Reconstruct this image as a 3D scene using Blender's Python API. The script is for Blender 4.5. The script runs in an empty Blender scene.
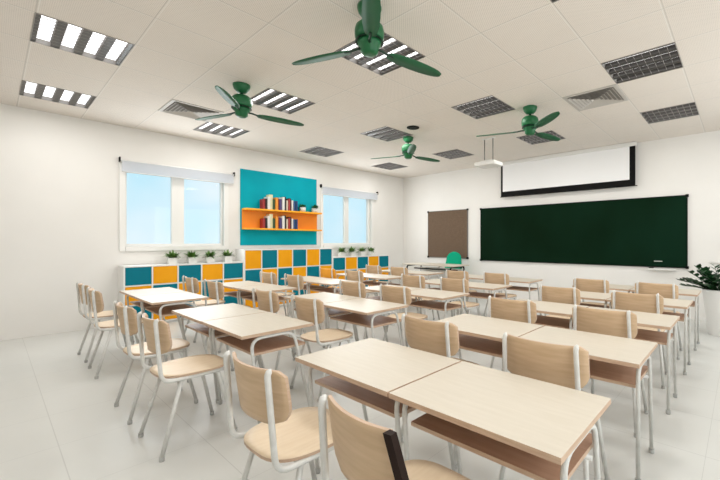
import bpy, bmesh, math, random
from mathutils import Vector, Matrix
random.seed(7)
PI = math.pi
S = bpy.context.scene
COL = S.collection

# ------------------------------------------------------------ camera, world, light, exposure
EYE = 1.24
CEIL = 2.96
cam_d = bpy.data.cameras.new('camera')
cam = bpy.data.objects.new('camera', cam_d)
COL.objects.link(cam)
cam_d.sensor_width = 36
cam_d.lens = 371.07 / 720 * 36
cam_d.shift_x = -66.7 / 720
cam_d.shift_y = 1.5 / 720
cam_d.clip_start = 0.02
cam.location = (0, 0, EYE)
cam.rotation_euler = (PI / 2, 0, math.radians(40.355))
S.camera = cam

S.view_settings.view_transform = 'Standard'
S.view_settings.look = 'None'
S.view_settings.gamma = 1
S.view_settings.use_curve_mapping = False
S.view_settings.exposure = 0.0

world = bpy.data.worlds.new('sky')
S.world = world
world.use_nodes = True
wn = world.node_tree
for n in list(wn.nodes):
    wn.nodes.remove(n)
w_out = wn.nodes.new('ShaderNodeOutputWorld')
w_bg = wn.nodes.new('ShaderNodeBackground')
w_tc = wn.nodes.new('ShaderNodeTexCoord')
w_no = wn.nodes.new('ShaderNodeTexNoise')
w_no.inputs['Scale'].default_value = 3.6
w_no.inputs['Detail'].default_value = 3
w_no.inputs['Roughness'].default_value = 0.45
w_cr = wn.nodes.new('ShaderNodeValToRGB')
w_cr.color_ramp.elements[0].position = 0.44
w_cr.color_ramp.elements[0].color = (0.55, 0.85, 0.97, 1)
w_cr.color_ramp.elements[1].position = 0.66
w_cr.color_ramp.elements[1].color = (0.88, 0.96, 1.0, 1)
wn.links.new(w_tc.outputs['Generated'], w_no.inputs['Vector'])
wn.links.new(w_no.outputs['Fac'], w_cr.inputs['Fac'])
wn.links.new(w_cr.outputs['Color'], w_bg.inputs['Color'])
w_bg.inputs['Strength'].default_value = 1.02
wn.links.new(w_bg.outputs['Background'], w_out.inputs['Surface'])


def area(name, loc, rot, sx, sy, power, color=(1, 1, 1)):
    d = bpy.data.lights.new(name, 'AREA')
    d.shape = 'RECTANGLE'
    d.size = sx
    d.size_y = sy
    d.energy = power
    d.color = color
    o = bpy.data.objects.new(name, d)
    o.location = loc
    o.rotation_euler = rot
    COL.objects.link(o)
    return o


# daylight at the left windows, plus added fill from the right and back
DAY_L, FILL_R, FILL_B, LAMP_W = 27, 42, 1, 10.2
area('window_and_fill_light', (-6.97, 2.0, 1.75), (0, -PI / 2, 0), 1.1, 1.4, DAY_L, (0.93, 0.97, 1))
area('window_and_fill_light', (-6.97, 5.5, 1.75), (0, -PI / 2, 0), 1.1, 1.4, DAY_L, (0.93, 0.97, 1))
area('window_and_fill_light', (1.30, 1.1, 1.7), (0, PI / 2, 0), 1.5, 2.6, FILL_R, (1, 0.99, 0.975))  # added fill light inside the unseen right wall, rear half
area('window_and_fill_light', (1.30, 5.0, 1.7), (0, PI / 2, 0), 1.5, 2.6, FILL_R, (1, 0.99, 0.975))  # same added fill, front half of the right wall
area('window_and_fill_light', (-3.0, -1.52, 1.7), (PI / 2, 0, 0), 4.5, 1.4, FILL_B, (1, 0.99, 0.975))  # added fill along the back wall, which has no window

# ------------------------------------------------------------ materials


def mat(name, col, rough=0.5, metal=0.0, spec=0.5, emit=None, estr=1.0, coat=0.0):
    m = bpy.data.materials.new(name)
    m.use_nodes = True
    b = m.node_tree.nodes['Principled BSDF']
    b.inputs['Base Color'].default_value = (*col, 1)
    b.inputs['Roughness'].default_value = rough
    b.inputs['Metallic'].default_value = metal
    b.inputs['Specular IOR Level'].default_value = spec
    b.inputs['Coat Weight'].default_value = coat
    if emit:
        b.inputs['Emission Color'].default_value = (*emit, 1)
        b.inputs['Emission Strength'].default_value = estr
    return m


def bsdf(m):
    return m.node_tree.nodes['Principled BSDF']


def noise_mix(m, c1, c2, scale, stretch=(1, 1, 1), lo=0.35, hi=0.65, detail=4, coord='Object', bump=0.0):
    nt = m.node_tree
    tc = nt.nodes.new('ShaderNodeTexCoord')
    mp = nt.nodes.new('ShaderNodeMapping')
    mp.inputs['Scale'].default_value = stretch
    no = nt.nodes.new('ShaderNodeTexNoise')
    no.inputs['Scale'].default_value = scale
    no.inputs['Detail'].default_value = detail
    cr = nt.nodes.new('ShaderNodeValToRGB')
    cr.color_ramp.elements[0].position = lo
    cr.color_ramp.elements[0].color = (*c1, 1)
    cr.color_ramp.elements[1].position = hi
    cr.color_ramp.elements[1].color = (*c2, 1)
    nt.links.new(tc.outputs[coord], mp.inputs['Vector'])
    nt.links.new(mp.outputs['Vector'], no.inputs['Vector'])
    nt.links.new(no.outputs['Fac'], cr.inputs['Fac'])
    nt.links.new(cr.outputs['Color'], bsdf(m).inputs['Base Color'])
    if bump:
        bp = nt.nodes.new('ShaderNodeBump')
        bp.inputs['Strength'].default_value = bump
        bp.inputs['Distance'].default_value = 0.002
        nt.links.new(no.outputs['Fac'], bp.inputs['Height'])
        nt.links.new(bp.outputs['Normal'], bsdf(m).inputs['Normal'])
    return m


def math_node(nt, op, a, b=None, c=None):
    n = nt.nodes.new('ShaderNodeMath')
    n.operation = op
    for i, v in enumerate((a, b, c)):
        if v is None:
            continue
        if isinstance(v, (int, float)):
            n.inputs[i].default_value = v
        else:
            nt.links.new(v, n.inputs[i])
    return n.outputs[0]


def line_mask(nt, sock, offset, pitch, width):
    """1 on a line every `pitch` metres"""
    a = math_node(nt, 'SUBTRACT', sock, offset - width / 2)
    f = math_node(nt, 'WRAP', a, pitch, 0.0)
    return math_node(nt, 'LESS_THAN', f, width)


M = {}
M['wall'] = noise_mix(mat('wall_paint', (0.80, 0.775, 0.73), 0.75, spec=0.25),
                      (0.81, 0.79, 0.755), (0.83, 0.81, 0.775), 2.0)
M['wood_top'] = noise_mix(mat('cream_laminate', (0.8, 0.7, 0.57), 0.42, spec=0.3),
                          (0.58, 0.525, 0.435), (0.61, 0.555, 0.465), 6, (1, 8, 1))
M['wood_edge'] = noise_mix(mat('plywood_edge', (0.5, 0.33, 0.22), 0.5),
                           (0.50, 0.34, 0.235), (0.58, 0.42, 0.30), 10, (1, 1, 14))
M['shelf_wood'] = noise_mix(mat('brown_shelf_board', (0.4, 0.23, 0.15), 0.5),
                            (0.42, 0.245, 0.16), (0.48, 0.29, 0.195), 5, (1, 8, 1))
M['chair_wood'] = noise_mix(mat('beech_plywood', (0.6, 0.45, 0.32), 0.45, spec=0.35),
                            (0.55, 0.385, 0.235), (0.63, 0.455, 0.295), 5, (1.5, 1.5, 14), 0.3, 0.7, 6)
M['seat_wood'] = noise_mix(mat('seat_plywood', (0.7, 0.55, 0.4), 0.45, spec=0.35),
                           (0.70, 0.55, 0.38), (0.76, 0.62, 0.45), 5, (10, 1.5, 1), 0.3, 0.7, 6)
M['orange_chair'] = mat('orange_plywood', (0.86, 0.36, 0.02), 0.45)
M['dark_brown'] = mat('dark_brown_strip', (0.018, 0.008, 0.005), 0.6, spec=0.15)
M['frame'] = noise_mix(mat('white_enamel_tube', (0.72, 0.71, 0.68), 0.35),
                       (0.62, 0.615, 0.585), (0.69, 0.685, 0.655), 30)
M['foot'] = mat('grey_rubber', (0.42, 0.42, 0.40), 0.7)
M['white'] = mat('white_lacquer', (0.84, 0.83, 0.80), 0.4)
M['teal'] = noise_mix(mat('teal_lacquer', (0, 0.19, 0.25), 0.5, spec=0.15), (0.0, 0.17, 0.235), (0.0, 0.19, 0.255), 4)
M['teal_panel'] = noise_mix(mat('teal_wall_panel', (0, 0.30, 0.36), 0.6, spec=0.12), (0.0, 0.33, 0.41), (0.0, 0.37, 0.45), 2)
M['orange'] = noise_mix(mat('orange_lacquer', (0.85, 0.36, 0.0), 0.5, spec=0.2), (0.84, 0.35, 0.003), (0.88, 0.38, 0.006), 4)
M['shelf_orange'] = mat('orange_shelf_paint', (0.92, 0.40, 0.01), 0.45)
M['shelf_back'] = mat('deep_orange_panel', (0.88, 0.27, 0.005), 0.5)
M['board'] = noise_mix(mat('green_chalkboard', (0.005, 0.03, 0.012), 0.6, spec=0.05),
                       (0.002, 0.013, 0.004), (0.0035, 0.021, 0.010), 0.9, (1, 1, 0.6), 0.35, 0.65, 2)
M['black'] = mat('black_plastic', (0.004, 0.004, 0.004), 0.55, spec=0.12)
M['pin'] = noise_mix(mat('brown_pinboard_felt', (0.15, 0.10, 0.07), 0.9, spec=0.1),
                     (0.135, 0.092, 0.062), (0.17, 0.118, 0.083), 60)
M['screen'] = mat('projection_cloth', (0.88, 0.88, 0.88), 0.8)
M['plastic'] = mat('white_plastic', (0.78, 0.77, 0.74), 0.4)
M['grey'] = mat('grey_metal', (0.14, 0.135, 0.125), 0.4, 0.3)
M['fan'] = noise_mix(mat('green_fan_enamel', (0.02, 0.15, 0.06), 0.35, spec=0.3), (0.014, 0.115, 0.04), (0.02, 0.14, 0.055), 3)
M['fan_blade'] = mat('green_fan_blade', (0.018, 0.105, 0.045), 0.45, spec=0.3)
M['fan_dark'] = mat('dark_green_seam', (0.004, 0.03, 0.015), 0.4)
M['louvre'] = mat('mirror_louvre', (0.055, 0.05, 0.045), 0.35, 0.4)
M['tube'] = mat('fluorescent_tube', (0.9, 0.9, 0.9), 0.4, emit=(0.97, 0.98, 1.0), estr=2.0)
M['reflector'] = mat('lamp_reflector', (0.30, 0.28, 0.26), 0.4, 0.3)
M['diff'] = mat('diffuser_metal', (0.55, 0.52, 0.48), 0.5)
M['diff_dark'] = mat('diffuser_gap', (0.24, 0.22, 0.20), 0.7)
M['pot'] = mat('white_ceramic', (0.82, 0.81, 0.78), 0.3)
M['soil'] = mat('dark_soil', (0.03, 0.02, 0.012), 0.9)
M['leaf'] = noise_mix(mat('green_leaf', (0.06, 0.15, 0.02), 0.5), (0.045, 0.12, 0.015), (0.14, 0.26, 0.05), 25)
M['leaf2'] = noise_mix(mat('shelf_plant_leaf', (0.03, 0.15, 0.04), 0.5), (0.015, 0.10, 0.03), (0.05, 0.22, 0.06), 25)
M['leaf_dark'] = noise_mix(mat('dark_glossy_leaf', (0.008, 0.04, 0.012), 0.4, spec=0.25), (0.005, 0.03, 0.008), (0.02, 0.08, 0.025), 12)
M['green_seat'] = mat('green_upholstery', (0.0, 0.34, 0.19), 0.7, spec=0.15)
M['mark'] = mat('pale_mark', (0.5, 0.52, 0.48), 0.5)
M['skirt'] = mat('skirting_paint', (0.74, 0.725, 0.69), 0.5)


def make_sheer():
    m = bpy.data.materials.new('sheer_blind')
    m.use_nodes = True
    nt = m.node_tree
    nt.nodes.clear()
    o = nt.nodes.new('ShaderNodeOutputMaterial')
    t = nt.nodes.new('ShaderNodeBsdfTransparent')
    t.inputs['Color'].default_value = (0.97, 0.98, 1, 1)
    d = nt.nodes.new('ShaderNodeBsdfDiffuse')
    d.inputs['Color'].default_value = (0.86, 0.88, 0.92, 1)
    tr = nt.nodes.new('ShaderNodeBsdfTranslucent')
    tr.inputs['Color'].default_value = (0.86, 0.88, 0.92, 1)
    a = nt.nodes.new('ShaderNodeMixShader')
    a.inputs[0].default_value = 0.5
    b = nt.nodes.new('ShaderNodeMixShader')
    b.inputs[0].default_value = 0.6
    nt.links.new(d.outputs[0], a.inputs[1])
    nt.links.new(tr.outputs[0], a.inputs[2])
    nt.links.new(t.outputs[0], b.inputs[1])
    nt.links.new(a.outputs[0], b.inputs[2])
    nt.links.new(b.outputs[0], o.inputs['Surface'])
    return m


def make_glass():
    m = bpy.data.materials.new('window_glass')
    m.use_nodes = True
    nt = m.node_tree
    nt.nodes.clear()
    o = nt.nodes.new('ShaderNodeOutputMaterial')
    t = nt.nodes.new('ShaderNodeBsdfTransparent')
    t.inputs['Color'].default_value = (0.97, 0.99, 1, 1)
    g = nt.nodes.new('ShaderNodeBsdfGlossy')
    g.inputs['Roughness'].default_value = 0.02
    b = nt.nodes.new('ShaderNodeMixShader')
    b.inputs[0].default_value = 0.008
    nt.links.new(t.outputs[0], b.inputs[1])
    nt.links.new(g.outputs[0], b.inputs[2])
    nt.links.new(b.outputs[0], o.inputs['Surface'])
    return m


M['sheer'] = make_sheer()
M['glass'] = make_glass()


def make_ceiling():
    m = mat('perforated_ceiling_tile', (0.6, 0.56, 0.51), 0.8, spec=0.2)
    nt = m.node_tree
    tc = nt.nodes.new('ShaderNodeTexCoord')
    sx = nt.nodes.new('ShaderNodeSeparateXYZ')
    nt.links.new(tc.outputs['Object'], sx.inputs[0])
    X, Y = sx.outputs[0], sx.outputs[1]
    # perforation: a hole every 22 mm
    hx = math_node(nt, 'SINE', math_node(nt, 'MULTIPLY', X, 2 * PI / 0.022))
    hy = math_node(nt, 'SINE', math_node(nt, 'MULTIPLY', Y, 2 * PI / 0.022))
    hole = math_node(nt, 'GREATER_THAN', math_node(nt, 'MULTIPLY', hx, hy), 0.45)
    gap = math_node(nt, 'MAXIMUM', line_mask(nt, X, -0.44, 0.6, 0.007), line_mask(nt, Y, 0.22, 0.6, 0.007))
    rib = math_node(nt, 'MAXIMUM', line_mask(nt, X, -0.452, 0.6, 0.007), line_mask(nt, Y, 0.232, 0.6, 0.006))
    no = nt.nodes.new('ShaderNodeTexNoise')
    no.inputs['Scale'].default_value = 1.7
    nt.links.new(tc.outputs['Object'], no.inputs['Vector'])
    base = nt.nodes.new('ShaderNodeMix')
    base.data_type = 'RGBA'
    base.inputs[6].default_value = (0.785, 0.72, 0.655, 1)
    base.inputs[7].default_value = (0.83, 0.77, 0.705, 1)
    nt.links.new(no.outputs['Fac'], base.inputs[0])

    def over(prev, fac, colr):
        x = nt.nodes.new('ShaderNodeMix')
        x.data_type = 'RGBA'
        nt.links.new(fac, x.inputs[0])
        nt.links.new(prev, x.inputs[6])
        x.inputs[7].default_value = (*colr, 1)
        return x.outputs[2]
    c = over(base.outputs[2], math_node(nt, 'MULTIPLY', hole, 0.42), (0.36, 0.33, 0.30))
    c = over(c, math_node(nt, 'MULTIPLY', rib, 0.6), (0.86, 0.84, 0.80))
    c = over(c, math_node(nt, 'MULTIPLY', gap, 0.42), (0.38, 0.36, 0.33))
    nt.links.new(c, bsdf(m).inputs['Base Color'])
    return m


def make_floor():
    m = mat('pale_floor_tile', (0.6, 0.6, 0.57), 0.33, spec=0.35)
    nt = m.node_tree
    tc = nt.nodes.new('ShaderNodeTexCoord')
    sx = nt.nodes.new('ShaderNodeSeparateXYZ')
    nt.links.new(tc.outputs['Object'], sx.inputs[0])
    X, Y = sx.outputs[0], sx.outputs[1]
    gap = math_node(nt, 'MAXIMUM', line_mask(nt, X, -2.56, 0.6, 0.003), line_mask(nt, Y, 0.27, 0.6, 0.005))
    no = nt.nodes.new('ShaderNodeTexNoise')
    no.inputs['Scale'].default_value = 1.3
    no.inputs['Detail'].default_value = 5
    nt.links.new(tc.outputs['Object'], no.inputs['Vector'])
    base = nt.nodes.new('ShaderNodeMix')
    base.data_type = 'RGBA'
    base.inputs[6].default_value = (0.60, 0.605, 0.575, 1)
    base.inputs[7].default_value = (0.68, 0.68, 0.65, 1)
    nt.links.new(no.outputs['Fac'], base.inputs[0])
    x = nt.nodes.new('ShaderNodeMix')
    x.data_type = 'RGBA'
    nt.links.new(math_node(nt, 'MULTIPLY', gap, 0.4), x.inputs[0])
    nt.links.new(base.outputs[2], x.inputs[6])
    x.inputs[7].default_value = (0.36, 0.36, 0.34, 1)
    nt.links.new(x.outputs[2], bsdf(m).inputs['Base Color'])
    return m


M['ceiling'] = make_ceiling()
M['floor'] = make_floor()

# ------------------------------------------------------------ mesh helpers


class MB:
    def __init__(self):
        self.bm = bmesh.new()
        self.mi = 0

    def box(self, x0, x1, y0, y1, z0, z1, bevel=0.0, mi=0):
        vs = [self.bm.verts.new((x, y, z)) for x in (x0, x1) for y in (y0, y1) for z in (z0, z1)]
        idx = [(0, 1, 3, 2), (4, 6, 7, 5), (0, 4, 5, 1), (2, 3, 7, 6), (0, 2, 6, 4), (1, 5, 7, 3)]
        fs = []
        for f in idx:
            fc = self.bm.faces.new([vs[i] for i in f])
            fc.material_index = mi
            fs.append(fc)
        if bevel:
            es = list({e for f in fs for e in f.edges})
            r = bmesh.ops.bevel(self.bm, geom=es, offset=bevel, segments=2, affect='EDGES', profile=0.5)
            for f in r['faces']:
                f.material_index = mi
        return self

    def tube(self, pts, r, seg=10, closed=False, fillet=0.0, fseg=5, taper=None, mi=0):
        pts = [Vector(p) for p in pts]
        if fillet:
            out = [pts[0]]
            for i in range(1, len(pts) - 1):
                a, b, c = pts[i - 1], pts[i], pts[i + 1]
                d1, d2 = (a - b), (c - b)
                k = min(fillet, d1.length * 0.48, d2.length * 0.48)
                p, q = b + d1.normalized() * k, b + d2.normalized() * k
                for j in range(fseg + 1):
                    t = j / fseg
                    out.append((1 - t) ** 2 * p + 2 * t * (1 - t) * b + t * t * q)
            out.append(pts[-1])
            pts = out
        n = len(pts)
        tang = []
        for i in range(n):
            a = pts[max(i - 1, 0)]
            b = pts[min(i + 1, n - 1)]
            tang.append((b - a).normalized())
        up = Vector((0, 0, 1)) if abs(tang[0].z) < 0.9 else Vector((1, 0, 0))
        nrm = tang[0].cross(up).normalized()
        rings = []
        for i in range(n):
            nrm = (nrm - tang[i] * nrm.dot(tang[i])).normalized()
            bi = tang[i].cross(nrm)
            rr = r if taper is None else r * taper[min(i, len(taper) - 1)]
            rings.append([self.bm.verts.new(pts[i] + (nrm * math.cos(2 * PI * k / seg) + bi * math.sin(2 * PI * k / seg)) * rr) for k in range(seg)])
        for i in range(n - 1):
            for k in range(seg):
                f = self.bm.faces.new((rings[i][k], rings[i][(k + 1) % seg], rings[i + 1][(k + 1) % seg], rings[i + 1][k]))
                f.material_index = mi
                f.smooth = True
        for rg, rev in ((rings[0], True), (rings[-1], False)):
            f = self.bm.faces.new(list(reversed(rg)) if rev else rg)
            f.material_index = mi
        return self

    def lathe(self, prof, cx=0, cy=0, seg=24, mi=0, smooth=True, cap=True):
        rings = []
        for (r, z) in prof:
            rings.append([self.bm.verts.new((cx + r * math.cos(2 * PI * k / seg), cy + r * math.sin(2 * PI * k / seg), z)) for k in range(seg)])
        for i in range(len(rings) - 1):
            for k in range(seg):
                f = self.bm.faces.new((rings[i][k], rings[i][(k + 1) % seg], rings[i + 1][(k + 1) % seg], rings[i + 1][k]))
                f.smooth = smooth
                f.material_index = mi
        if cap:
            self.bm.faces.new(list(reversed(rings[0]))).material_index = mi
            self.bm.faces.new(rings[-1]).material_index = mi
        return self

    def prism(self, pts2, z0, z1, mi_side=0, mi_top=0, zf=None, bevel=0.0):
        a = [self.bm.verts.new((x, y, z0 + (zf(x, y) if zf else 0))) for x, y in pts2]
        b = [self.bm.verts.new((x, y, z1 + (zf(x, y) if zf else 0))) for x, y in pts2]
        n = len(pts2)
        f = self.bm.faces.new(b)
        f.material_index = mi_top
        f = self.bm.faces.new(list(reversed(a)))
        f.material_index = mi_side
        for i in range(n):
            f = self.bm.faces.new((a[i], a[(i + 1) % n], b[(i + 1) % n], b[i]))
            f.material_index = mi_side
        return self

    def build(self, name, mats, parent=None, normals=True):
        if normals:
            bmesh.ops.recalc_face_normals(self.bm, faces=self.bm.faces)
        me = bpy.data.meshes.new(name)
        self.bm.to_mesh(me)
        self.bm.free()
        if not isinstance(mats, (list, tuple)):
            mats = [mats]
        for m in mats:
            me.materials.append(m)
        o = bpy.data.objects.new(name, me)
        COL.objects.link(o)
        if parent:
            o.parent = parent
        return o


def tag(o, label=None, cat=None, group=None, kind=None):
    if label:
        o['label'] = label
    if cat:
        o['category'] = cat
    if group:
        o['group'] = group
    if kind:
        o['kind'] = kind
    return o


def empty(name, loc, rz=0.0):
    o = bpy.data.objects.new(name, None)
    o.location = loc
    o.rotation_euler = (0, 0, rz)
    o.empty_display_size = 0.1
    COL.objects.link(o)
    return o


def copy_tree(o, parent=None):
    c = o.copy()
    COL.objects.link(c)
    if parent:
        c.parent = parent
    for ch in list(o.children):
        copy_tree(ch, c)
    return c


# ------------------------------------------------------------ room shell
XL, XR, YB, YF = -7.04, 1.36, -1.58, 7.30
T = 0.18
tag(MB().box(XL - T, XR + T, YB - T, YF + T, -0.15, 0).build('floor', M['floor']), 'pale grey tiled classroom floor', 'floor', kind='structure')


def wall_with_holes(name, axis, p0, p1, a0, a1, z0, z1, holes, label):
    """slab between p0..p1 across, running a0..a1, holes = (a,b,z,z)"""
    mb = MB()
    cuts = sorted(set([a0, a1] + [h[0] for h in holes] + [h[1] for h in holes]))
    zc = sorted(set([z0, z1] + [h[2] for h in holes] + [h[3] for h in holes]))
    for i in range(len(cuts) - 1):
        for j in range(len(zc) - 1):
            ca, cz = (cuts[i] + cuts[i + 1]) / 2, (zc[j] + zc[j + 1]) / 2
            if any(h[0] < ca < h[1] and h[2] < cz < h[3] for h in holes):
                continue
            if axis == 'x':
                mb.box(p0, p1, cuts[i], cuts[i + 1], zc[j], zc[j + 1])
            else:
                mb.box(cuts[i], cuts[i + 1], p0, p1, zc[j], zc[j + 1])
    bmesh.ops.remove_doubles(mb.bm, verts=mb.bm.verts, dist=1e-5)
    # drop the doubled faces inside the slab
    seen = {}
    for f in list(mb.bm.faces):
        k = tuple(sorted(v.index for v in f.verts))
        seen.setdefault(k, []).append(f)
    mb.bm.verts.index_update()
    seen = {}
    for f in list(mb.bm.faces):
        k = tuple(sorted(v.index for v in f.verts))
        seen.setdefault(k, []).append(f)
    dead = [f for fs in seen.values() if len(fs) > 1 for f in fs]
    bmesh.ops.delete(mb.bm, geom=dead, context='FACES')
    return tag(mb.build(name, M['wall']), label, 'wall', kind='structure')


W1 = (1.31, 2.70, 1.165, 2.33)
W2 = (4.75, 6.14, 1.165, 2.33)
wall_with_holes('wall_left', 'x', XL - T, XL, YB - T, YF + T, 0, CEIL, [W1, W2], 'white wall with two windows on the left')
wall_with_holes('wall_right', 'x', XR, XR + T, YB - T, YF + T, 0, CEIL, [(-0.2, 2.4, 0.95, 2.45), (3.7, 6.3, 0.95, 2.45)], 'white wall on the right side of the room')
wall_with_holes('wall_front', 'y', YF, YF + T, XL, XR, 0, CEIL, [], 'white wall carrying the chalkboard')
wall_with_holes('wall_back', 'y', YB - T, YB, XL, XR, 0, CEIL, [], 'white wall at the back of the room')

# ceiling sheet of tiles, open where the lamps are recessed
xe = [-7.04 + 0.6 * i for i in range(15)]
ye = [-1.58 + 0.6 * i for i in range(15)] + [YF]
lamp_cells = []
for r, y in enumerate((0.22, 2.02, 3.82, 5.62)):
    for c, x in enumerate((-6.44, -4.64, -2.84, -1.04)):
        lamp_cells.append((x, y, r, c))
mb = MB()
for i in range(len(xe) - 1):
    for j in range(len(ye) - 1):
        if any(abs(xe[i] - x) < 0.05 and abs(ye[j] - y) < 0.05 for x, y, r, c in lamp_cells):
            continue
        mb.box(xe[i], xe[i + 1], ye[j], ye[j + 1], CEIL, CEIL + 0.012)
bmesh.ops.remove_doubles(mb.bm, verts=mb.bm.verts, dist=1e-5)
mb.bm.verts.index_update()
seen = {}
for f in mb.bm.faces:
    seen.setdefault(tuple(sorted(v.index for v in f.verts)), []).append(f)
bmesh.ops.delete(mb.bm, geom=[f for fs in seen.values() if len(fs) > 1 for f in fs], context='FACES')
tag(mb.build('ceiling', M['ceiling']), 'warm grey perforated tile ceiling', 'ceiling', kind='structure')

# low rail on the front wall beside the big plant, skirting
tag(MB().box(-0.36, XR, YF - 0.03, YF, 0.90, 0.935, 0.004).build('trim_1', M['skirt']), 'low white rail on the wall behind the large plant', 'trim', kind='structure')


def window(idx, hole, side, label, panes=None):
    """casing, sash and panes of one window in the left or right wall"""
    y0, y1, z0, z1 = hole
    xf = XL if side == 'l' else XR
    s = 1 if side == 'l' else -1
    w = empty('window_%d' % idx, (xf, (y0 + y1) / 2, z0))
    tag(w, label, 'window', kind='structure')
    ox, oy, oz = w.location

    def bx(mb, xa, xb, ya, yb, za, zb, bev=0.003):
        xs = sorted((xa * s, xb * s))
        mb.box(xs[0], xs[1], ya - oy, yb - oy, za - oz, zb - oz, bev)
    mb = MB()
    cw = 0.07
    g = 0.004
    bx(mb, g, 0.018, y0 - cw, y0 + 0.002, z0 - cw, z1 + cw)
    bx(mb, g, 0.018, y1 - 0.002, y1 + cw, z0 - cw, z1 + cw)
    bx(mb, g, 0.018, y0 + 0.002, y1 - 0.002, z1, z1 + cw)
    bx(mb, g, 0.03, y0 + 0.002, y1 - 0.002, z0 - cw, z0)
    mb.build('window_frame', M['white'], w)
    if panes is None:
        n = 3
        wd = (y1 - y0) / n
        panes = [(y0 + 0.05 + i * wd, y0 + wd * (i + 1) - 0.05) for i in range(n)]
    mb = MB()
    xs0, xs1 = -0.12, -0.06
    edges = [y0 + 0.002] + [v for p in panes for v in p] + [y1 - 0.002]
    for i in range(0, len(edges), 2):
        bx(mb, xs0, xs1, edges[i], edges[i + 1], z0 + 0.002, z1 - 0.002)
    for a, b in panes:
        bx(mb, xs0, xs1, a, b, z0 + 0.002, z0 + 0.04)
        bx(mb, xs0, xs1, a, b, z1 - 0.04, z1 - 0.002)
    mb.build('window_sash', M['white'], w)
    for a, b in panes:
        q = MB()
        bx(q, -0.094, -0.088, a - 0.004, b + 0.004, z0 + 0.03, z1 - 0.03, 0)
        q.build('pane', M['glass'], w)
    return w


window(1, W1, 'l', 'two-pane window on the left wall, nearer to the camera', [(1.34, 1.92), (2.10, 2.67)])
window(2, W2, 'l', 'two-pane window on the left wall, nearer to the front corner', [(4.78, 5.37), (5.50, 6.08)])
window(3, (-0.2, 2.4, 0.95, 2.45), 'r', 'added unseen rear window in the right wall')  # unseen opening, added to go with the right-hand fill light
window(4, (3.7, 6.3, 0.95, 2.45), 'r', 'added unseen front window in the right wall')  # second unseen opening, also added for the fill light

for y0, y1, lab in ((1.24, 2.86, 'short sheer white roller blind above the window nearer the camera'),
                    (4.68, 6.32, 'short sheer white roller blind above the window by the front corner')):
    r = empty('roller_blind', (XL, (y0 + y1) / 2, 2.44))
    tag(r, lab, 'blind', 'roller blinds over the windows')
    h = (y1 - y0) / 2
    q = MB().tube([(0.045, -h, 0.0), (0.045, h, 0.0)], 0.018, 12)
    q.build('roller_tube', M['white'], r)
    q = MB().box(0.062, 0.064, -h + 0.02, h - 0.02, -0.16, 0.0)
    q.build('blind_fabric', M['sheer'], r)
    q = MB().tube([(0.063, -h + 0.02, -0.165), (0.063, h - 0.02, -0.165)], 0.006, 8)
    q.build('bottom_bar', M['white'], r)
    for sg in (-1, 1):
        MB().box(0.0, 0.065, sg * h - 0.007, sg * h + 0.007, -0.02, 0.05, 0.002).build('bracket', M['black'], r)['label'] = 'small black bracket'

# ------------------------------------------------------------ recessed ceiling lamps
colname = ('by the window wall', 'in the second column from the windows', 'in the third column from the windows', 'in the right-hand column')
rowname = ('rear row nearest the camera', 'second row from the camera', 'third row from the camera', 'row nearest the front wall')
LW = 0.599


def make_lamp():
    root = empty('ceiling_light', (0, 0, CEIL))
    g = 0.004
    h = LW / 2
    q = MB()
    # housing: four sides, top, thin rim just below the ceiling
    q.box(-h, h, -h, -h + g, -0.006, 0.10)
    q.box(-h, h, h - g, h, -0.006, 0.10)
    q.box(-h, -h + g, -h + g, h - g, -0.006, 0.10)
    q.box(h - g, h, -h + g, h - g, -0.006, 0.10)
    q.box(-h, h, -h, h, 0.10, 0.104)
    q.build('housing', M['reflector'], root)
    pitch = LW / 4
    for k in range(4):
        y = -h + pitch * (k + 0.5)
        # broad glowing tube with its white channel, running across the lamp
        t = MB().box(-h + 0.006, h - 0.006, y - 0.046, y + 0.046, 0.036, 0.046, 0.004)
        t.build('lamp_tube', M['tube'], root)
    q = MB()
    for k in range(5):
        y = -h + g + (LW - 2 * g) * k / 4
        w = 0.029
        ya, yb = max(y - w, -h + g), min(y + w, h - g)
        # parabolic blade: wide at the bottom, narrow at the top
        a = [q.bm.verts.new(p) for p in ((-h + g, ya, 0.0), (-h + g, yb, 0.0), (-h + g, y, 0.048), (h - g, ya, 0.0), (h - g, yb, 0.0), (h - g, y, 0.048))]
        for f in ((0, 1, 2), (3, 5, 4), (0, 3, 4, 1), (1, 4, 5, 2), (2, 5, 3, 0)):
            q.bm.faces.new([a[i] for i in f])
    q.build('long_blade', M['louvre'], root)
    q = MB()
    for k in range(1, 9):
        x = -h + LW * k / 9
        q.box(x - 0.0012, x + 0.0012, -h + g, h - g, -0.001, 0.005)
    q.build('cross_blade', M['reflector'], root)
    return root


lamp0 = make_lamp()
for i, (x, y, r, c) in enumerate(lamp_cells):
    o = lamp0 if i == 0 else copy_tree(lamp0)
    o.location = (x + 0.30, y + 0.30, CEIL)
    tag(o, 'square recessed louvre light %s, %s' % (colname[c], rowname[r]), 'ceiling light', 'recessed louvre lights in the ceiling')
    area('lamp_glow', (x + 0.3, y + 0.3, CEIL - 0.03), (0, 0, 0), 0.5, 0.5, LAMP_W, (1, 0.985, 0.96))

# air diffusers


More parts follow.
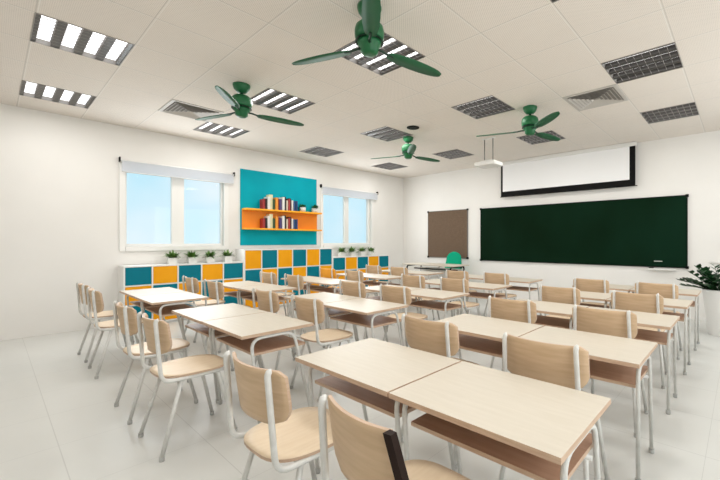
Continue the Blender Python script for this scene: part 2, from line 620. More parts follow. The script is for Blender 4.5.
def diffuser(cx, cy, label):
    r = empty('air_diffuser', (cx, cy, CEIL))
    tag(r, label, 'air vent', 'square air diffusers in the ceiling')
    q = MB()
    for a, b in ((0.295, 0.255),):
        q.box(-a, a, -a, -b, -0.008, -0.0005)
        q.box(-a, a, b, a, -0.008, -0.0005)
        q.box(-a, -b, -b, b, -0.008, -0.0005)
        q.box(b, a, -b, b, -0.008, -0.0005)
    q.build('frame', M['diff'], r)
    MB().box(-0.255, 0.255, -0.255, 0.255, -0.003, -0.0005).build('back_plate', M['diff_dark'], r)
    q = MB()
    for k in range(6):
        a = 0.25 - k * 0.04
        b = a - 0.022
        zt, zb = -0.0035, -0.020
        # sloping ring louvre
        o4 = [(-a, -a), (a, -a), (a, a), (-a, a)]
        i4 = [(-b, -b), (b, -b), (b, b), (-b, b)]
        vo = [q.bm.verts.new((px, py, zb)) for px, py in o4]
        vi = [q.bm.verts.new((px, py, zt)) for px, py in i4]
        vo2 = [q.bm.verts.new((px, py, zb + 0.0015)) for px, py in o4]
        vi2 = [q.bm.verts.new((px, py, zt + 0.001)) for px, py in i4]
        for j in range(4):
            n = (j + 1) % 4
            q.bm.faces.new((vo[j], vo[n], vi[n], vi[j]))
            q.bm.faces.new((vo2[j], vi2[j], vi2[n], vo2[n]))
            q.bm.faces.new((vo[j], vo2[j], vo2[n], vo[n]))
    q.build('louvre', M['diff'], r)


diffuser(-1.34, 4.72, 'square white air diffuser in the ceiling on the right side')
diffuser(-5.54, 1.72, 'square white air diffuser in the ceiling above the left window')

q = MB().lathe([(0.085, CEIL - 0.012), (0.095, CEIL - 0.008), (0.095, CEIL - 0.0005)], -3.78, 4.13, 24)
tag(q.build('ceiling_speaker', M['black']), 'small round black disc set in the middle of the ceiling', 'ceiling speaker')

# ------------------------------------------------------------ fans


def make_fan():
    r = empty('ceiling_fan', (0, 0, CEIL))
    MB().lathe([(0.088, 0.0), (0.088, -0.018), (0.078, -0.05), (0.05, -0.082), (0.022, -0.09)][::-1], seg=28).build('canopy', M['fan'], r)
    MB().lathe([(0.014, -0.125), (0.014, -0.085)], seg=12).build('downrod', M['fan_dark'], r)
    MB().lathe([(0.03, -0.118), (0.075, -0.125), (0.10, -0.15), (0.108, -0.185), (0.106, -0.225), (0.098, -0.245)][::-1], seg=32).build('motor_housing', M['fan'], r)
    MB().lathe([(0.100, -0.255), (0.104, -0.262), (0.092, -0.247), (0.09, -0.24)][::-1], seg=32).build('motor_band', M['fan_dark'], r)
    MB().lathe([(0.088, -0.256), (0.082, -0.285), (0.064, -0.30), (0.064, -0.335), (0.045, -0.352), (0.02, -0.355)][::-1], seg=28).build('hub', M['fan'], r)
    for a in (80, 199, 320):
        a = math.radians(a)
        R = Matrix.Rotation(a, 4, 'Z')
        arm = MB()
        arm.tube([(0.06, 0, -0.29), (0.11, 0, -0.292), (0.16, 0.004, -0.300), (0.21, 0.006, -0.300)], 0.010, 8)
        arm.bm.transform(R)
        ao = arm.build('blade_arm', M['fan_dark'], r)
        bl = MB()
        # paddle outline, pitched about its length
        xs = [0.165, 0.18, 0.22, 0.30, 0.40, 0.51, 0.60, 0.655, 0.69, 0.70]
        ws = [0.020, 0.034, 0.046, 0.055, 0.059, 0.056, 0.048, 0.037, 0.022, 0.007]
        top, bot = [], []
        for sgn_list, zo in ((top, 0.003), (bot, -0.003)):
            for x, w in zip(xs, ws):
                pr = math.radians(10)
                c = 0.004
                row = []
                for s in (-1, 0, 1):
                    yy = s * w
                    zz = -yy * math.tan(pr) - 0.303 + zo + (0.006 if s == 0 else 0)
                    row.append(bl.bm.verts.new((x, yy + c, zz)))
                sgn_list.append(row)
        for L in (top, bot):
            for i in range(len(xs) - 1):
                for j in range(2):
                    f = bl.bm.faces.new((L[i][j], L[i + 1][j], L[i + 1][j + 1], L[i][j + 1]))
                    f.smooth = True
        for i in range(len(xs) - 1):
            for j in (0, 2):
                bl.bm.faces.new((top[i][j], top[i + 1][j], bot[i + 1][j], bot[i][j]))
        for i in (0, -1):
            for j in range(2):
                bl.bm.faces.new((top[i][j], top[i][j + 1], bot[i][j + 1], bot[i][j]))
        bl.bm.transform(R)
        bl.build('blade', M['fan_blade'], r)
    return r


fan0 = make_fan()
for i, (x, y, lab) in enumerate(((-2.08, 1.80, 'large green three-blade ceiling fan overhead, nearest the camera'),
                                 (-4.19, 1.79, 'green three-blade ceiling fan on the left, above the rear desks by the windows'),
                                 (-4.20, 4.47, 'green three-blade ceiling fan in the far centre, smallest of the four'),
                                 (-2.07, 4.48, 'green three-blade ceiling fan beside the projector, in front of the screen'))):
    o = fan0 if i == 0 else copy_tree(fan0)
    o.location = (x, y, CEIL)
    tag(o, lab, 'ceiling fan', 'green ceiling fans')

# ------------------------------------------------------------ projector
pj = empty('projector', (-3.22, 5.38, CEIL))
tag(pj, 'small white projector hanging from the ceiling on two thin rods', 'projector')
q = MB().box(-0.19, 0.19, -0.15, 0.15, -0.47, -0.40, 0.018)
q.box(-0.11, 0.11, -0.10, 0.10, -0.405, -0.378, 0.01)
q.build('body', M['plastic'], pj)
for sx in (-0.075, 0.085):
    MB().tube([(sx, 0, -0.385), (sx, 0, -0.0)], 0.008, 8).build('rod', M['grey'], pj)['label'] = 'thin grey rod'
MB().box(-0.12, 0.13, -0.03, 0.03, -0.012, -0.0005, 0.002).build('mounting_plate', M['plastic'], pj)
q = MB()
q.lathe([(0.028, 0.0), (0.032, 0.012), (0.024, 0.02), (0.01, 0.021)], seg=20)
q.bm.transform(Matrix.Translation((0.08, 0.150, -0.435)) @ Matrix.Rotation(-PI / 2, 4, 'X'))
q.build('lens', M['black'], pj)

# ------------------------------------------------------------ projection screen
sc = empty('projection_screen', (-2.72, YF - 0.10, 2.19))
tag(sc, 'white projection screen with black border hanging above the chalkboard', 'projection screen')
hx = 1.30
MB().box(-hx - 0.03, hx + 0.04, -0.045, 0.045, 0.70, 0.768, 0.012).build('roller_case', M['plastic'], sc)
MB().box(-hx + 0.07, hx - 0.07, -0.006, -0.002, 0.125, 0.705).build('white_cloth', M['screen'], sc)
q = MB()
q.box(-hx + 0.025, -hx + 0.072, -0.005, -0.001, 0.125, 0.705)
q.box(hx - 0.072, hx + 0.02, -0.005, -0.001, 0.125, 0.705)
q.box(-hx + 0.025, hx + 0.02, -0.005, -0.001, 0.02, 0.126)
q.build('black_border', M['black'], sc)
MB().tube([(-hx + 0.01, -0.003, 0.014), (hx + 0.05, -0.003, 0.014)], 0.008, 8).build('weight_bar', M['black'], sc)
for sx in (-hx + 0.1, hx - 0.1):
    MB().box(sx - 0.02, sx + 0.02, 0.03, 0.10, 0.72, 0.75, 0.002).build('wall_bracket', M['plastic'], sc)

# ------------------------------------------------------------ chalkboard, pinboard, tray
cb = empty('chalkboard', (-2.615, YF, 0.82))
tag(cb, 'wide dark green chalkboard on the front wall', 'chalkboard')
bw, bh = 1.935, 1.16
MB().box(-bw, bw, -0.026, -0.002, 0.0, bh).build('writing_surface', M['board'], cb)
q = MB()
q.box(-bw - 0.012, -bw, -0.034, -0.002, 0.0, bh)
q.box(bw, bw + 0.012, -0.034, -0.002, 0.0, bh)
q.box(-bw - 0.012, bw + 0.012, -0.034, -0.002, bh, bh + 0.012)
q.box(-bw - 0.012, bw + 0.012, -0.034, -0.002, -0.012, 0.0)
q.build('frame', M['black'], cb)
for sx in (-1, 1):
    for zz in (0.0, bh):
        MB().box(sx * (bw + 0.006) - 0.022, sx * (bw + 0.006) + 0.022, -0.04, -0.002, zz - 0.022, zz + 0.022, 0.004).build('corner_piece', M['black'], cb)
MB().box(1.48, 1.60, -0.0275, -0.026, 0.082, 0.096).build('maker_mark', M['mark'], cb)['label'] = 'small pale mark'

tr = empty('chalk_tray', (-1.03, YF, 0.765))
tag(tr, 'small white tray on the wall just below the chalkboard', 'tray')
q = MB()
q.box(-0.21, 0.21, -0.085, -0.002, 0.0, 0.008)
q.box(-0.21, 0.21, -0.091, -0.085, 0.0, 0.026)
q.box(-0.21, -0.204, -0.085, -0.002, 0.008, 0.026)
q.box(0.204, 0.21, -0.085, -0.002, 0.008, 0.026)
q.build('shelf', M['plastic'], tr)
q = MB().box(-1.205, -1.135, YF - 0.072, YF - 0.035, 0.7745, 0.803, 0.004)
tag(q.build('board_eraser', M['black']), 'small dark eraser lying at the left end of the white chalk tray', 'eraser')

pb = empty('pinboard', (-5.533, YF, 0.85))
tag(pb, 'square brown felt pinboard on the front wall left of the chalkboard', 'pinboard')
MB().box(-0.60, 0.60, -0.022, -0.002, 0.0, 1.145).build('felt_panel', M['pin'], pb)
q = MB()
q.box(-0.61, -0.60, -0.026, -0.002, 0.0, 1.145)
q.box(0.60, 0.61, -0.026, -0.002, 0.0, 1.145)
q.box(-0.61, 0.61, -0.026, -0.002, 1.145, 1.155)
q.box(-0.61, 0.61, -0.026, -0.002, -0.01, 0.0)
q.build('frame', M['grey'], pb)
for sx in (-1, 1):
    for zz in (0.0, 1.145):
        MB().box(sx * 0.604 - 0.022, sx * 0.604 + 0.022, -0.032, -0.002, zz - 0.022, zz + 0.022, 0.004).build('corner_piece', M['black'], pb)

# ------------------------------------------------------------ coloured cabinets on the left wall


def cabinet(y0, y1, h, ncol, first, label):
    xw = XL + 0.004
    xf = -6.68
    r = empty('storage_cabinet', (xw, y0, 0))
    tag(r, label, 'cabinet', 'low cabinets with teal and orange doors')
    D = xf - xw
    L = y1 - y0
    q = MB()
    t = 0.018
    pl = 0.03
    q.box(0, 0.012, 0, L, pl, h)                    # back
    q.box(0, D, 0, L, h - t, h)                     # top
    q.box(0, D, 0, L, pl, pl + t)                   # bottom
    cw = (L - t) / ncol
    for k in range(ncol + 1):
        q.box(0.012, D, k * cw, k * cw + t, pl + t, h - t)
    rh = (h - pl - t) / 3
    for j in (1, 2):
        q.box(0.012, D - 0.004, t, L - t, pl + rh * j, pl + rh * j + t)
    q.build('body', M['white'], r)
    MB().box(0.02, D - 0.03, 0.01, L - 0.01, 0, pl).build('plinth', M['white'], r)
    for j in range(3):
        for k in range(ncol):
            col = (k + j + first) % 2
            y_a = k * cw + t + 0.003
            z_a = pl + rh * (2 - j) + t + 0.003
            d = MB().box(D - 0.022, D - 0.004, y_a, y_a + cw - t - 0.006, z_a, z_a + rh - t - 0.006, 0.002).build('door', M['teal'] if col == 0 else M['orange'], r)
            d['label'] = 'teal door' if col == 0 else 'orange door'
    return r


cabinet(1.225, 2.895, 0.885, 5, 0, 'lower teal and orange cabinet under the window nearer the camera')
cabinet(2.899, 4.748, 1.10, 6, 1, 'taller teal and orange cabinet below the wall panel with books')
cabinet(4.752, 6.42, 0.905, 5, 0, 'lower teal and orange cabinet under the window by the front corner')

# ------------------------------------------------------------ teal wall panel with orange shelf
wp = empty('wall_panel', (XL, 3.78, 1.17))
tag(wp, 'large teal panel on the left wall between the two windows', 'wall panel')
MB().box(0.001, 0.022, -0.80, 0.80, 0.0, 1.41, 0.002).build('panel', M['teal_panel'], wp)
sh = empty('wall_shelf', (XL + 0.023, 3.79, 1.49))
tag(sh, 'orange two-board shelf fixed on the teal wall panel', 'shelf')
SX0, SD = XL + 0.023, 0.185
MB().box(0.0, 0.012, -0.79, 0.79, 0.0, 0.33).build('back_panel', M['shelf_back'], sh)['label'] = 'deep orange back panel'
MB().box(0.0, SD, -0.79, 0.80, 0.33, 0.362, 0.002).build('upper_board', M['shelf_orange'], sh)
MB().box(0.0, SD, -0.79, 0.80, -0.028, 0.0, 0.002).build('lower_board', M['shelf_orange'], sh)

cols = {'red': (0.35, 0.03, 0.03), 'white': (0.75, 0.74, 0.70), 'black': (0.015, 0.013, 0.015), 'pale yellow': (0.75, 0.70, 0.42),
        'dark green': (0.03, 0.08, 0.03), 'orange': (0.75, 0.28, 0.03), 'purple': (0.07, 0.05, 0.17), 'blue': (0.02, 0.07, 0.20), 'cream': (0.68, 0.60, 0.48)}
bmats = {k: mat(k.replace(' ', '_') + '_cover', v, 0.5) for k, v in cols.items()}
paper = mat('book_paper', (0.7, 0.66, 0.56), 0.8)
seq = [('red', .19, .045), ('black', .20, .03), ('white', .24, .045), ('pale yellow', .285, .07), ('dark green', .20, .035), ('orange', .235, .05),
       ('red', .22, .035), ('purple', .215, .05), ('white', .255, .045), ('black', .27, .05), ('cream', .20, .03), ('red', .225, .035),
       ('black', .25, .04), ('white', .21, .035), ('blue', .20, .035), ('black', .19, .03), ('blue', .205, .03)]
ordn = ['first', 'second', 'third', 'fourth', 'fifth', 'sixth', 'seventh', 'eighth', 'ninth', 'tenth', 'eleventh', 'twelfth', 'thirteenth', 'fourteenth', 'fifteenth', 'sixteenth', 'seventeenth']
for lvl, (zb, nm) in enumerate(((1.49 + 0.3625, 'upper'), (1.4905, 'lower'))):
    y = 3.33
    for i, (c, h, w) in enumerate(seq):
        w = w * 0.99
        h = h * (1.0 if lvl == 0 else 0.97)
        d = 0.125 + 0.02 * ((i * 7) % 3)
        bk = empty('book', (SX0 + 0.014, y, zb))
        tag(bk, '%s upright book, %s from the left on the %s orange shelf' % (c, ordn[i], nm), 'book', 'books on the %s orange shelf' % nm)
        t = 0.003
        q = MB()
        q.box(0.0, d, 0, t, 0, h)
        q.box(0.0, d, w - t, w, 0, h)
        q.box(d - t, d, t, w - t, 0, h)
        q.build('cover', bmats[c], bk)
        MB().box(0.004, d - t, t, w - t, 0.003, h - 0.005).build('pages', paper, bk)
        y += w + 0.0015


def leaf_blade(bm, base, direc, length, width, droop, mi=0):
    """one curved leaf of four segments"""
    d = Vector(direc).normalized()
    side = d.cross(Vector((0, 0, 1)))
    if side.length < 0.05:
        side = Vector((1, 0, 0))
    side.normalize()
    prof = [0.35, 1.0, 0.9, 0.5, 0.03]
    prev = None
    for i, w in enumerate(prof):
        t = i / 4
        c = Vector(base) + d * length * t + Vector((0, 0, -droop * length * t * t))
        a = bm.verts.new(c - side * width * w / 2)
        b = bm.verts.new(c + side * width * w / 2 + Vector((0, 0, 0.0)))
        if prev:
            f = bm.faces.new((prev[0], prev[1], b, a))
            f.smooth = True
            f.material_index = mi
        prev = (a, b)


def small_plant(name, loc, label, group, potr, poth, leaves, spread, lm, seed, square=False):
    rnd = random.Random(seed)
    r = empty(name, loc)
    tag(r, label, 'potted plant', group)
    q = MB()
    if square:
        q.box(-potr, potr, -potr, potr, 0, poth, 0.004)
    else:
        q.lathe([(potr * 0.78, 0), (potr, poth), (potr * 0.9, poth), (potr * 0.88, poth * 0.9)], seg=18)
    q.build('pot', M['pot'], r)
    MB().lathe([(potr * 0.86, poth * 0.88), (potr * 0.86, poth + 0.002)], seg=14).build('soil', M['soil'], r)
    q = MB()
    for k in range(leaves):
        a = rnd.uniform(0, 2 * PI)
        e = rnd.uniform(0.15, 1.3)
        L = spread * rnd.uniform(0.6, 1.05)
        rr = rnd.uniform(0, potr * 0.6)
        leaf_blade(q.bm, (rr * math.cos(a), rr * math.sin(a), poth), (math.cos(a) * math.cos(e), math.sin(a) * math.cos(e), math.sin(e)), L, 0.030, rnd.uniform(0.1, 0.5))
    q.build('foliage', lm, r, normals=False)
    return r


small_plant('potted_plant', (SX0 + 0.09, 4.19, 1.8525), 'small plant in a white pot on the upper orange shelf, next to the books', 'potted plants on the orange shelf', 0.068, 0.095, 60, 0.11, M['leaf2'], 3)
small_plant('potted_plant', (SX0 + 0.09, 4.47, 1.8525), 'small plant in a white pot at the right end of the upper orange shelf', 'potted plants on the orange shelf', 0.068, 0.095, 60, 0.12, M['leaf2'], 4)
place4 = ('leftmost', 'second from left', 'third from left', 'rightmost')
for k, y in enumerate((1.86, 2.13, 2.40, 2.68)):
    small_plant('potted_plant', (-6.84, y, 0.8855), 'bushy plant in a white pot under the near window, %s of four' % place4[k], 'potted plants on the cabinet under the near window', 0.058, 0.10, 95, 0.165, M['leaf'], 10 + k, True)
for k, y in enumerate((5.10, 5.39, 5.68, 5.97)):
    small_plant('potted_plant', (-6.84, y, 0.9055), 'bushy plant in a white pot under the far window, %s of four' % place4[k], 'potted plants on the cabinet under the far window', 0.058, 0.10, 95, 0.165, M['leaf'], 20 + k, True)

# ------------------------------------------------------------ school desks
DT = 0.65
DW, DD = 0.675, 0.505


def make_desk():
    r = empty('school_desk', (0, 0, 0))
    # origin: middle of the near edge, on the floor
    q = MB().box(-DW / 2, DW / 2, 0, DD, DT - 0.020, DT, 0.0)
    for f in q.bm.faces:
        f.material_index = 0 if f.normal.z > 0.5 or f.calc_center_median().z > DT - 0.001 else 1
    q.build('desktop', [M['wood_top'], M['wood_edge']], r)
    q = MB().box(-DW / 2 + 0.035, DW / 2 - 0.035, 0.09, 0.46, DT - 0.150, DT - 0.134)
    for f in q.bm.faces:
        f.material_index = 0 if abs(f.calc_center_median().z - (DT - 0.142)) > 0.006 else 1
    q.build('book_shelf', [M['shelf_wood'], M['wood_edge']], r)
    for s in (-1, 1):
        x0 = s * (DW / 2 - 0.018)
        x1 = s * (DW / 2 + (-0.03 if s > 0 else 0.0))
        q = MB().tube([(x1, 0.13, 0.02), (x0, 0.065, DT - 0.034), (x0, 0.36, DT - 0.034), (x1, 0.50, 0.02)], 0.0105, 12, fillet=0.075, fseg=6)
        q.build('leg_frame', M['frame'], r)
        for y in (0.13, 0.50):
            MB().lathe([(0.014, 0.0), (0.015, 0.004), (0.015, 0.026)], x1, y, 12).build('foot_cap', M['foot'], r)
    q = MB().tube([(-DW / 2 + 0.02, 0.34, DT - 0.16), (DW / 2 - 0.02, 0.34, DT - 0.16)], 0.009, 8)
    q.build('cross_bar', M['frame'], r)
    return r


def make_chair(wood, seatm, dark=False):
    r = empty('school_chair', (0, 0, 0))
    # seat: rounded D outline with a thin edge
    pts = []
    n = 40
    for k in range(n):
        a = 2 * PI * k / n
        c, s = math.cos(a), math.sin(a)
        ex = 0.62
        x = 0.192 * math.copysign(abs(c) ** ex, c)
        y = 0.195 * math.copysign(abs(s) ** 0.75, s)
        pts.append((x * (1 + 0.04 * (y / 0.195)), y + 0.01))
    q = MB()
    dish = lambda x, y: -0.012 * (1 - min(1, (x / 0.19) ** 2)) * (1 if y < 0.12 else 0.5)
    # built as rings so the dish is smooth
    rings_t, rings_b = [], []
    for sc_ in (1.0, 0.8, 0.55, 0.3, 0.08):
        rings_t.append([q.bm.verts.new((x * sc_, y * sc_ + 0.01 * (1 - sc_), 0.45 - 0.010 * (1 - sc_ ** 2))) for x, y in pts])
        rings_b.append([q.bm.verts.new((x * sc_, y * sc_ + 0.01 * (1 - sc_), 0.438 - 0.010 * (1 - sc_ ** 2))) for x, y in pts])
    for R_ in (rings_t, rings_b):
        for i in range(len(R_) - 1):
            for k in range(n):
                f = q.bm.faces.new((R_[i][k], R_[i][(k + 1) % n], R_[i + 1][(k + 1) % n], R_[i + 1][k]))
                f.smooth = True
        q.bm.faces.new(R_[-1])
    for k in range(n):
        f = q.bm.faces.new((rings_t[0][k], rings_t[0][(k + 1) % n], rings_b[0][(k + 1) % n], rings_b[0][k]))
        f.material_index = 1
    q.build('seat', [seatm, M['wood_edge']], r)
    # backrest board: curved plywood, rounded lower corners
    q = MB()
    HB, WB = 0.205, 0.205
    zt = 0.787
    nx, nz = 20, 10
    fr = {}
    for side, off in ((0, 0.0), (1, 0.011)):
        for i in range(nx + 1):
            for j in range(nz + 1):
                u = -1 + 2 * i / nx
                v = j / nz
                # width narrows at the rounded corners
                cr_ = 0.08
                zz = zt - HB * v
                dzb = zt - HB + cr_ - zz
                dzt = zz - (zt - 0.028)
                wx = WB
                if dzb > 0:
                    wx = WB - cr_ + math.sqrt(max(0, cr_ * cr_ - dzb * dzb)) if dzb < cr_ else WB - cr_
                if dzt > 0:
                    wx = WB - 0.028 + math.sqrt(max(0, 0.028 ** 2 - dzt * dzt))
                x = u * wx
                if dark and x > 0:
                    x = u * (0.108 + 0.24 * (zt - zz))
                lean = (zz - 0.45) * 0.14
                y = -0.172 - lean + 0.055 * (x / WB) ** 2 + off + 0.004
                fr[side, i, j] = q.bm.verts.new((x, y - 0.012, zz))
    for side in (0, 1):
        for i in range(nx):
            for j in range(nz):
                f = q.bm.faces.new((fr[side, i, j], fr[side, i + 1, j], fr[side, i + 1, j + 1], fr[side, i, j + 1]))
                f.smooth = True
    for i in range(nx):
        for j in (0, nz):
            q.bm.faces.new((fr[0, i, j], fr[0, i + 1, j], fr[1, i + 1, j], fr[1, i, j])).material_index = 1
    for j in range(nz):
        for i in (0, nx):
            q.bm.faces.new((fr[0, i, j], fr[0, i, j + 1], fr[1, i, j + 1], fr[1, i, j])).material_index = 1
    q.build('backrest', [wood, M['wood_edge']], r)
    # side rails: upright post bending forward below the seat
    for s in (-1, 1):
        bt = -0.172 - (0.78 - 0.45) * 0.14
        x = s * 0.168
        q = MB()
        if dark and s > 0:
            # short rail on this side; a dark strip closes the narrow backrest
            q.tube([(s * 0.17, -0.17, 0.52), (s * 0.176, -0.165, 0.43), (s * 0.178, 0.05, 0.424), (s * 0.165, 0.15, 0.424)], 0.011, 12, fillet=0.05)
            q.build('back_post', M['frame'], r)
            q = MB()
            vs = []
            for z in (0.789, 0.58):
                xb = 0.108 + 0.24 * (0.787 - z)
                yb = -0.184 - (z - 0.45) * 0.14 + 0.012
                for dx, dy in ((-0.002, -0.012), (0.021, -0.008), (0.021, 0.012), (-0.002, 0.012)):
                    vs.append(q.bm.verts.new((xb + dx, yb + dy, z)))
            for f in ((0, 1, 2, 3), (7, 6, 5, 4), (0, 4, 5, 1), (1, 5, 6, 2), (2, 6, 7, 3), (3, 7, 4, 0)):
                q.bm.faces.new([vs[i] for i in f])
            q.build('edge_strip', M['dark_brown'], r)['label'] = 'dark brown strip down the right edge of the backrest'
            continue
        q.tube([(x + 0.004, bt + 0.014, 0.800), (x, bt + 0.004, 0.780), (s * 0.178, -0.188, 0.428), (s * 0.178, 0.05, 0.424), (s * 0.165, 0.15, 0.424)],
               0.0110, 12, fillet=0.06, taper=[0.30] + [1.0] * 60)
        q.build('back_post', M['frame'], r)
    # front legs: one bent tube, and two rear legs
    fl = MB().tube([(-0.185, 0.215, 0.02), (-0.155, 0.125, 0.40), (-0.13, 0.115, 0.418), (0.13, 0.115, 0.418), (0.155, 0.125, 0.40), (0.185, 0.215, 0.02)], 0.0115, 12, fillet=0.03)
    fl.build('front_leg_frame', M['frame'], r)
    for s in (-1, 1):
        MB().tube([(s * 0.208, -0.195, 0.02), (s * 0.168, -0.085, 0.418)], 0.0115, 12).build('rear_leg', M['frame'], r)
        MB().lathe([(0.013, 0.0), (0.014, 0.004), (0.014, 0.024)], s * 0.208, -0.195, 12).build('foot_cap', M['foot'], r)
        MB().lathe([(0.013, 0.0), (0.014, 0.004), (0.014, 0.024)], s * 0.185, 0.215, 12).build('foot_cap', M['foot'], r)
    MB().tube([(-0.168, -0.085, 0.416), (0.168, -0.085, 0.416)], 0.009, 8).build('cross_bar', M['frame'], r)
    return r


desk0 = make_desk()
chair0 = make_chair(M['chair_wood'], M['seat_wood'])
seats = [(-0.7125, 'right seat of the right-hand block'), (-1.3975, 'left seat of the right-hand block'),
         (-2.70, 'right seat of the middle block'), (-3.385, 'left seat of the middle block'),
         (-4.645, 'right seat of the window-side block'), (-5.33, 'left seat of the window-side block')]
rows = ['row nearest the camera', 'second row from the camera', 'third row from the camera', 'second row from the chalkboard', 'row nearest the chalkboard']
desk_sides = ['right desk of the right-hand pair', 'left desk of the right-hand pair', 'right desk of the middle pair',
              'left desk of the middle pair', 'right desk of the window-side pair', 'left desk of the window-side pair']
chair_sides = ['right chair of the right-hand pair', 'left chair of the right-hand pair', 'right chair of the middle pair',
               'left chair of the middle pair', 'right chair of the window-side pair', 'left chair of the window-side pair']
jr = random.Random(5)
fd = fc = True
for n in range(5):
    Y0 = 1.005 + 1.015 * n
    for si, (x, _) in enumerate(seats):
        d = desk0 if fd else copy_tree(desk0)
        fd = False
        d.location = (x, Y0 + jr.uniform(-0.006, 0.006), 0)
        tag(d, 'cream-topped school desk, %s, %s' % (desk_sides[si], rows[n]), 'desk', 'school desks in rows')
        if n == 0 and si == 0:
            c = make_chair(M['chair_wood'], M['seat_wood'], dark=True)
            c.location = (x - 0.038, Y0 - 0.175, 0)
            tag(c, 'wooden chair with a dark strip on its backrest, nearest the camera', 'chair', 'school chairs behind the desks')
            continue
        if n == 3 and si == 5:
            c = make_chair(M['orange_chair'], M['orange_chair'])
            tag(c, 'orange-backed chair in front of the cabinets, the only orange one', 'chair', 'school chairs behind the desks')
            c.location = (x, Y0 - 0.185, 0)
            continue
        c = chair0 if fc else copy_tree(chair0)
        fc = False
        c.location = (x + jr.uniform(-0.008, 0.008) - (0.022 if (n, si) == (0, 1) else 0), Y0 - 0.185 + jr.uniform(-0.012, 0.012), 0)
        c.rotation_euler = (0, 0, jr.uniform(-0.02, 0.02))
        tag(c, 'beige plywood chair, %s, %s' % (chair_sides[si], rows[n]), 'chair', 'school chairs behind the desks')

# ------------------------------------------------------------ teacher's desk and chair
td = empty('teacher_desk', (-5.08, 5.95, 0))
tag(td, "long white teacher's table with black metal legs by the front wall", 'table')
MB().box(-0.70, 0.70, 0, 0.60, 0.728, 0.75, 0.003).build('tabletop', M['wood_top'], td)
for s in (-1, 1):
    x = s * 0.60
    MB().tube([(x, 0.06, 0.0), (x, 0.06, 0.712), (x, 0.54, 0.712), (x, 0.54, 0.0)], 0.016, 10, fillet=0.06).build('leg_frame', M['black'], td)['label'] = 'black bent-tube leg frame'
MB().box(-0.58, 0.58, 0.50, 0.52, 0.36, 0.66, 0.002).build('modesty_panel', M['white'], td)
MB().tube([(-0.60, 0.30, 0.64), (0.60, 0.30, 0.64)], 0.014, 8).build('cross_bar', M['black'], td)

tc = empty('office_chair', (-5.08, 6.82, 0), PI + 0.25)
tag(tc, "green office chair with a tall rounded back behind the teacher's table", 'office chair')
q = MB()
pts = []
for k in range(13):
    pts.append(k)
fr = {}
nx, nz = 12, 12
for side, off in ((0, 0.0), (1, 0.05)):
    for i in range(nx + 1):
        for j in range(nz + 1):
            u = -1 + 2 * i / nx
            v = j / nz
            zz = 0.50 + 0.50 * v
            w = 0.23 - 0.07 * v
            if v > 0.75:
                w *= math.sqrt(max(0.02, 1 - ((v - 0.75) / 0.26) ** 2))
            x = u * w
            y = -0.18 - 0.10 * v + 0.03 * u * u + off * (1 - 0.6 * u ** 4)
            fr[side, i, j] = q.bm.verts.new((x, y, zz))
for side in (0, 1):
    for i in range(nx):
        for j in range(nz):
            q.bm.faces.new((fr[side, i, j], fr[side, i + 1, j], fr[side, i + 1, j + 1], fr[side, i, j + 1])).smooth = True
for i in range(nx):
    for j in (0, nz):
        q.bm.faces.new((fr[0, i, j], fr[0, i + 1, j], fr[1, i + 1, j], fr[1, i, j])).smooth = True
for j in range(nz):
    for i in (0, nx):
        q.bm.faces.new((fr[0, i, j], fr[0, i, j + 1], fr[1, i, j + 1], fr[1, i, j])).smooth = True
q.build('backrest', M['green_seat'], tc)
MB().box(-0.23, 0.23, -0.19, 0.24, 0.43, 0.50, 0.03).build('seat_cushion', M['green_seat'], tc)
q = MB().tube([(0, -0.02, 0.08), (0, -0.02, 0.43)], 0.025, 12)
q.build('gas_column', M['black'], tc)
q = MB().tube([(0, 0.05, 0.42), (0, -0.20, 0.42), (0, -0.235, 0.70)], 0.016, 8, fillet=0.05)
q.build('back_support', M['black'], tc)
for s in (-1, 1):
    MB().tube([(s * 0.18, 0.05, 0.44), (s * 0.27, 0.05, 0.46), (s * 0.27, 0.05, 0.66), (s * 0.27, -0.14, 0.66)], 0.014, 8, fillet=0.04).build('armrest', M['black'], tc)
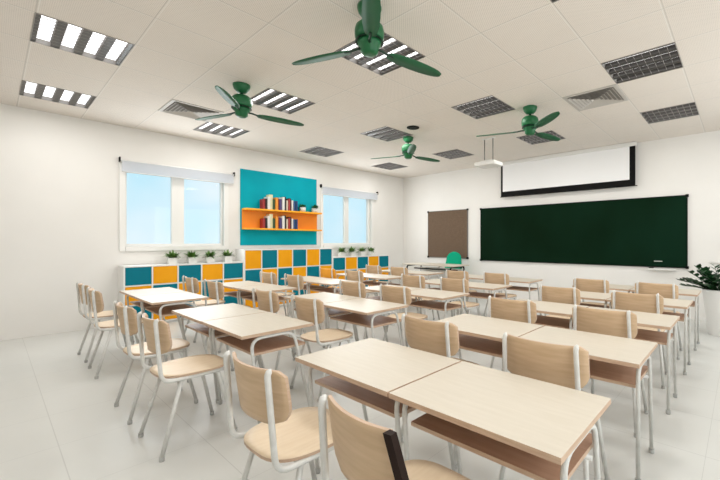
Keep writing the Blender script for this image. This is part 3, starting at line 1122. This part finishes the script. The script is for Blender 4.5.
for k in range(5):
    a = 2 * PI * k / 5 + 0.3
    leg = MB().tube([(0, -0.02, 0.10), (0.27 * math.cos(a), -0.02 + 0.27 * math.sin(a), 0.065)], 0.018, 8).build('base_leg', M['black'], tc)
    q = MB()
    q.lathe([(0.026, -0.012), (0.03, -0.006), (0.03, 0.006), (0.026, 0.012)], seg=14)
    q.bm.transform(Matrix.Translation((0.27 * math.cos(a), -0.02 + 0.27 * math.sin(a), 0.03)) @ Matrix.Rotation(PI / 2, 4, 'X'))
    q.build('caster', M['black'], leg)

# ------------------------------------------------------------ big plant
bp = empty('potted_plant', (-0.20, 6.30, 0))
tag(bp, 'large dark-leaved plant in a tall white pot at the right of the chalkboard', 'potted plant')
q = MB().lathe([(0.15, 0.0), (0.155, 0.02), (0.165, 0.10), (0.175, 0.25), (0.19, 0.42), (0.215, 0.57), (0.225, 0.60), (0.21, 0.605), (0.195, 0.57)], seg=36, cap=False)
for v in q.bm.verts:
    rr = math.hypot(v.co.x, v.co.y)
    a = math.atan2(v.co.y, v.co.x)
    if 0.03 < v.co.z < 0.56:
        k = 1 + 0.035 * math.sin(6 * a + 14 * v.co.z)
        v.co.x *= k
        v.co.y *= k
q.lathe([(0.15, 0.0), (0.15, 0.006)], seg=36)
q.build('pot', M['pot'], bp)
MB().lathe([(0.10, 0.50), (0.19, 0.50), (0.19, 0.565)][1:], seg=24).build('soil', M['soil'], bp)
rnd = random.Random(12)
q = MB()
stems = MB()
for k in range(46):
    a = 2 * PI * k / 46 + rnd.uniform(-0.2, 0.2)
    e = rnd.uniform(0.3, 1.25)
    L = rnd.uniform(0.32, 0.50)
    d = Vector((math.cos(a) * math.cos(e), math.sin(a) * math.cos(e), math.sin(e)))
    b = Vector((0.06 * math.cos(a), 0.06 * math.sin(a), 0.56))
    P = [b + d * L * t + Vector((0, 0, -0.16 * L * t * t)) for t in (0, .25, .5, .75, 1)]
    stems.tube(P, 0.005, 6, taper=[1, .9, .8, .6, .4])
    for j in range(9):
        t = 0.25 + 0.75 * j / 8
        p = b + d * L * t + Vector((0, 0, -0.16 * L * t * t))
        s = d.cross(Vector((0, 0, 1))).normalized() * (1 if j % 2 else -1)
        leaf_blade(q.bm, p, (s * 0.8 + d * 0.6 + Vector((0, 0, 0.25))), 0.11, 0.06, 0.15)
q.build('foliage', M['leaf_dark'], bp, normals=False)
stems.build('stem', M['leaf_dark'], bp)
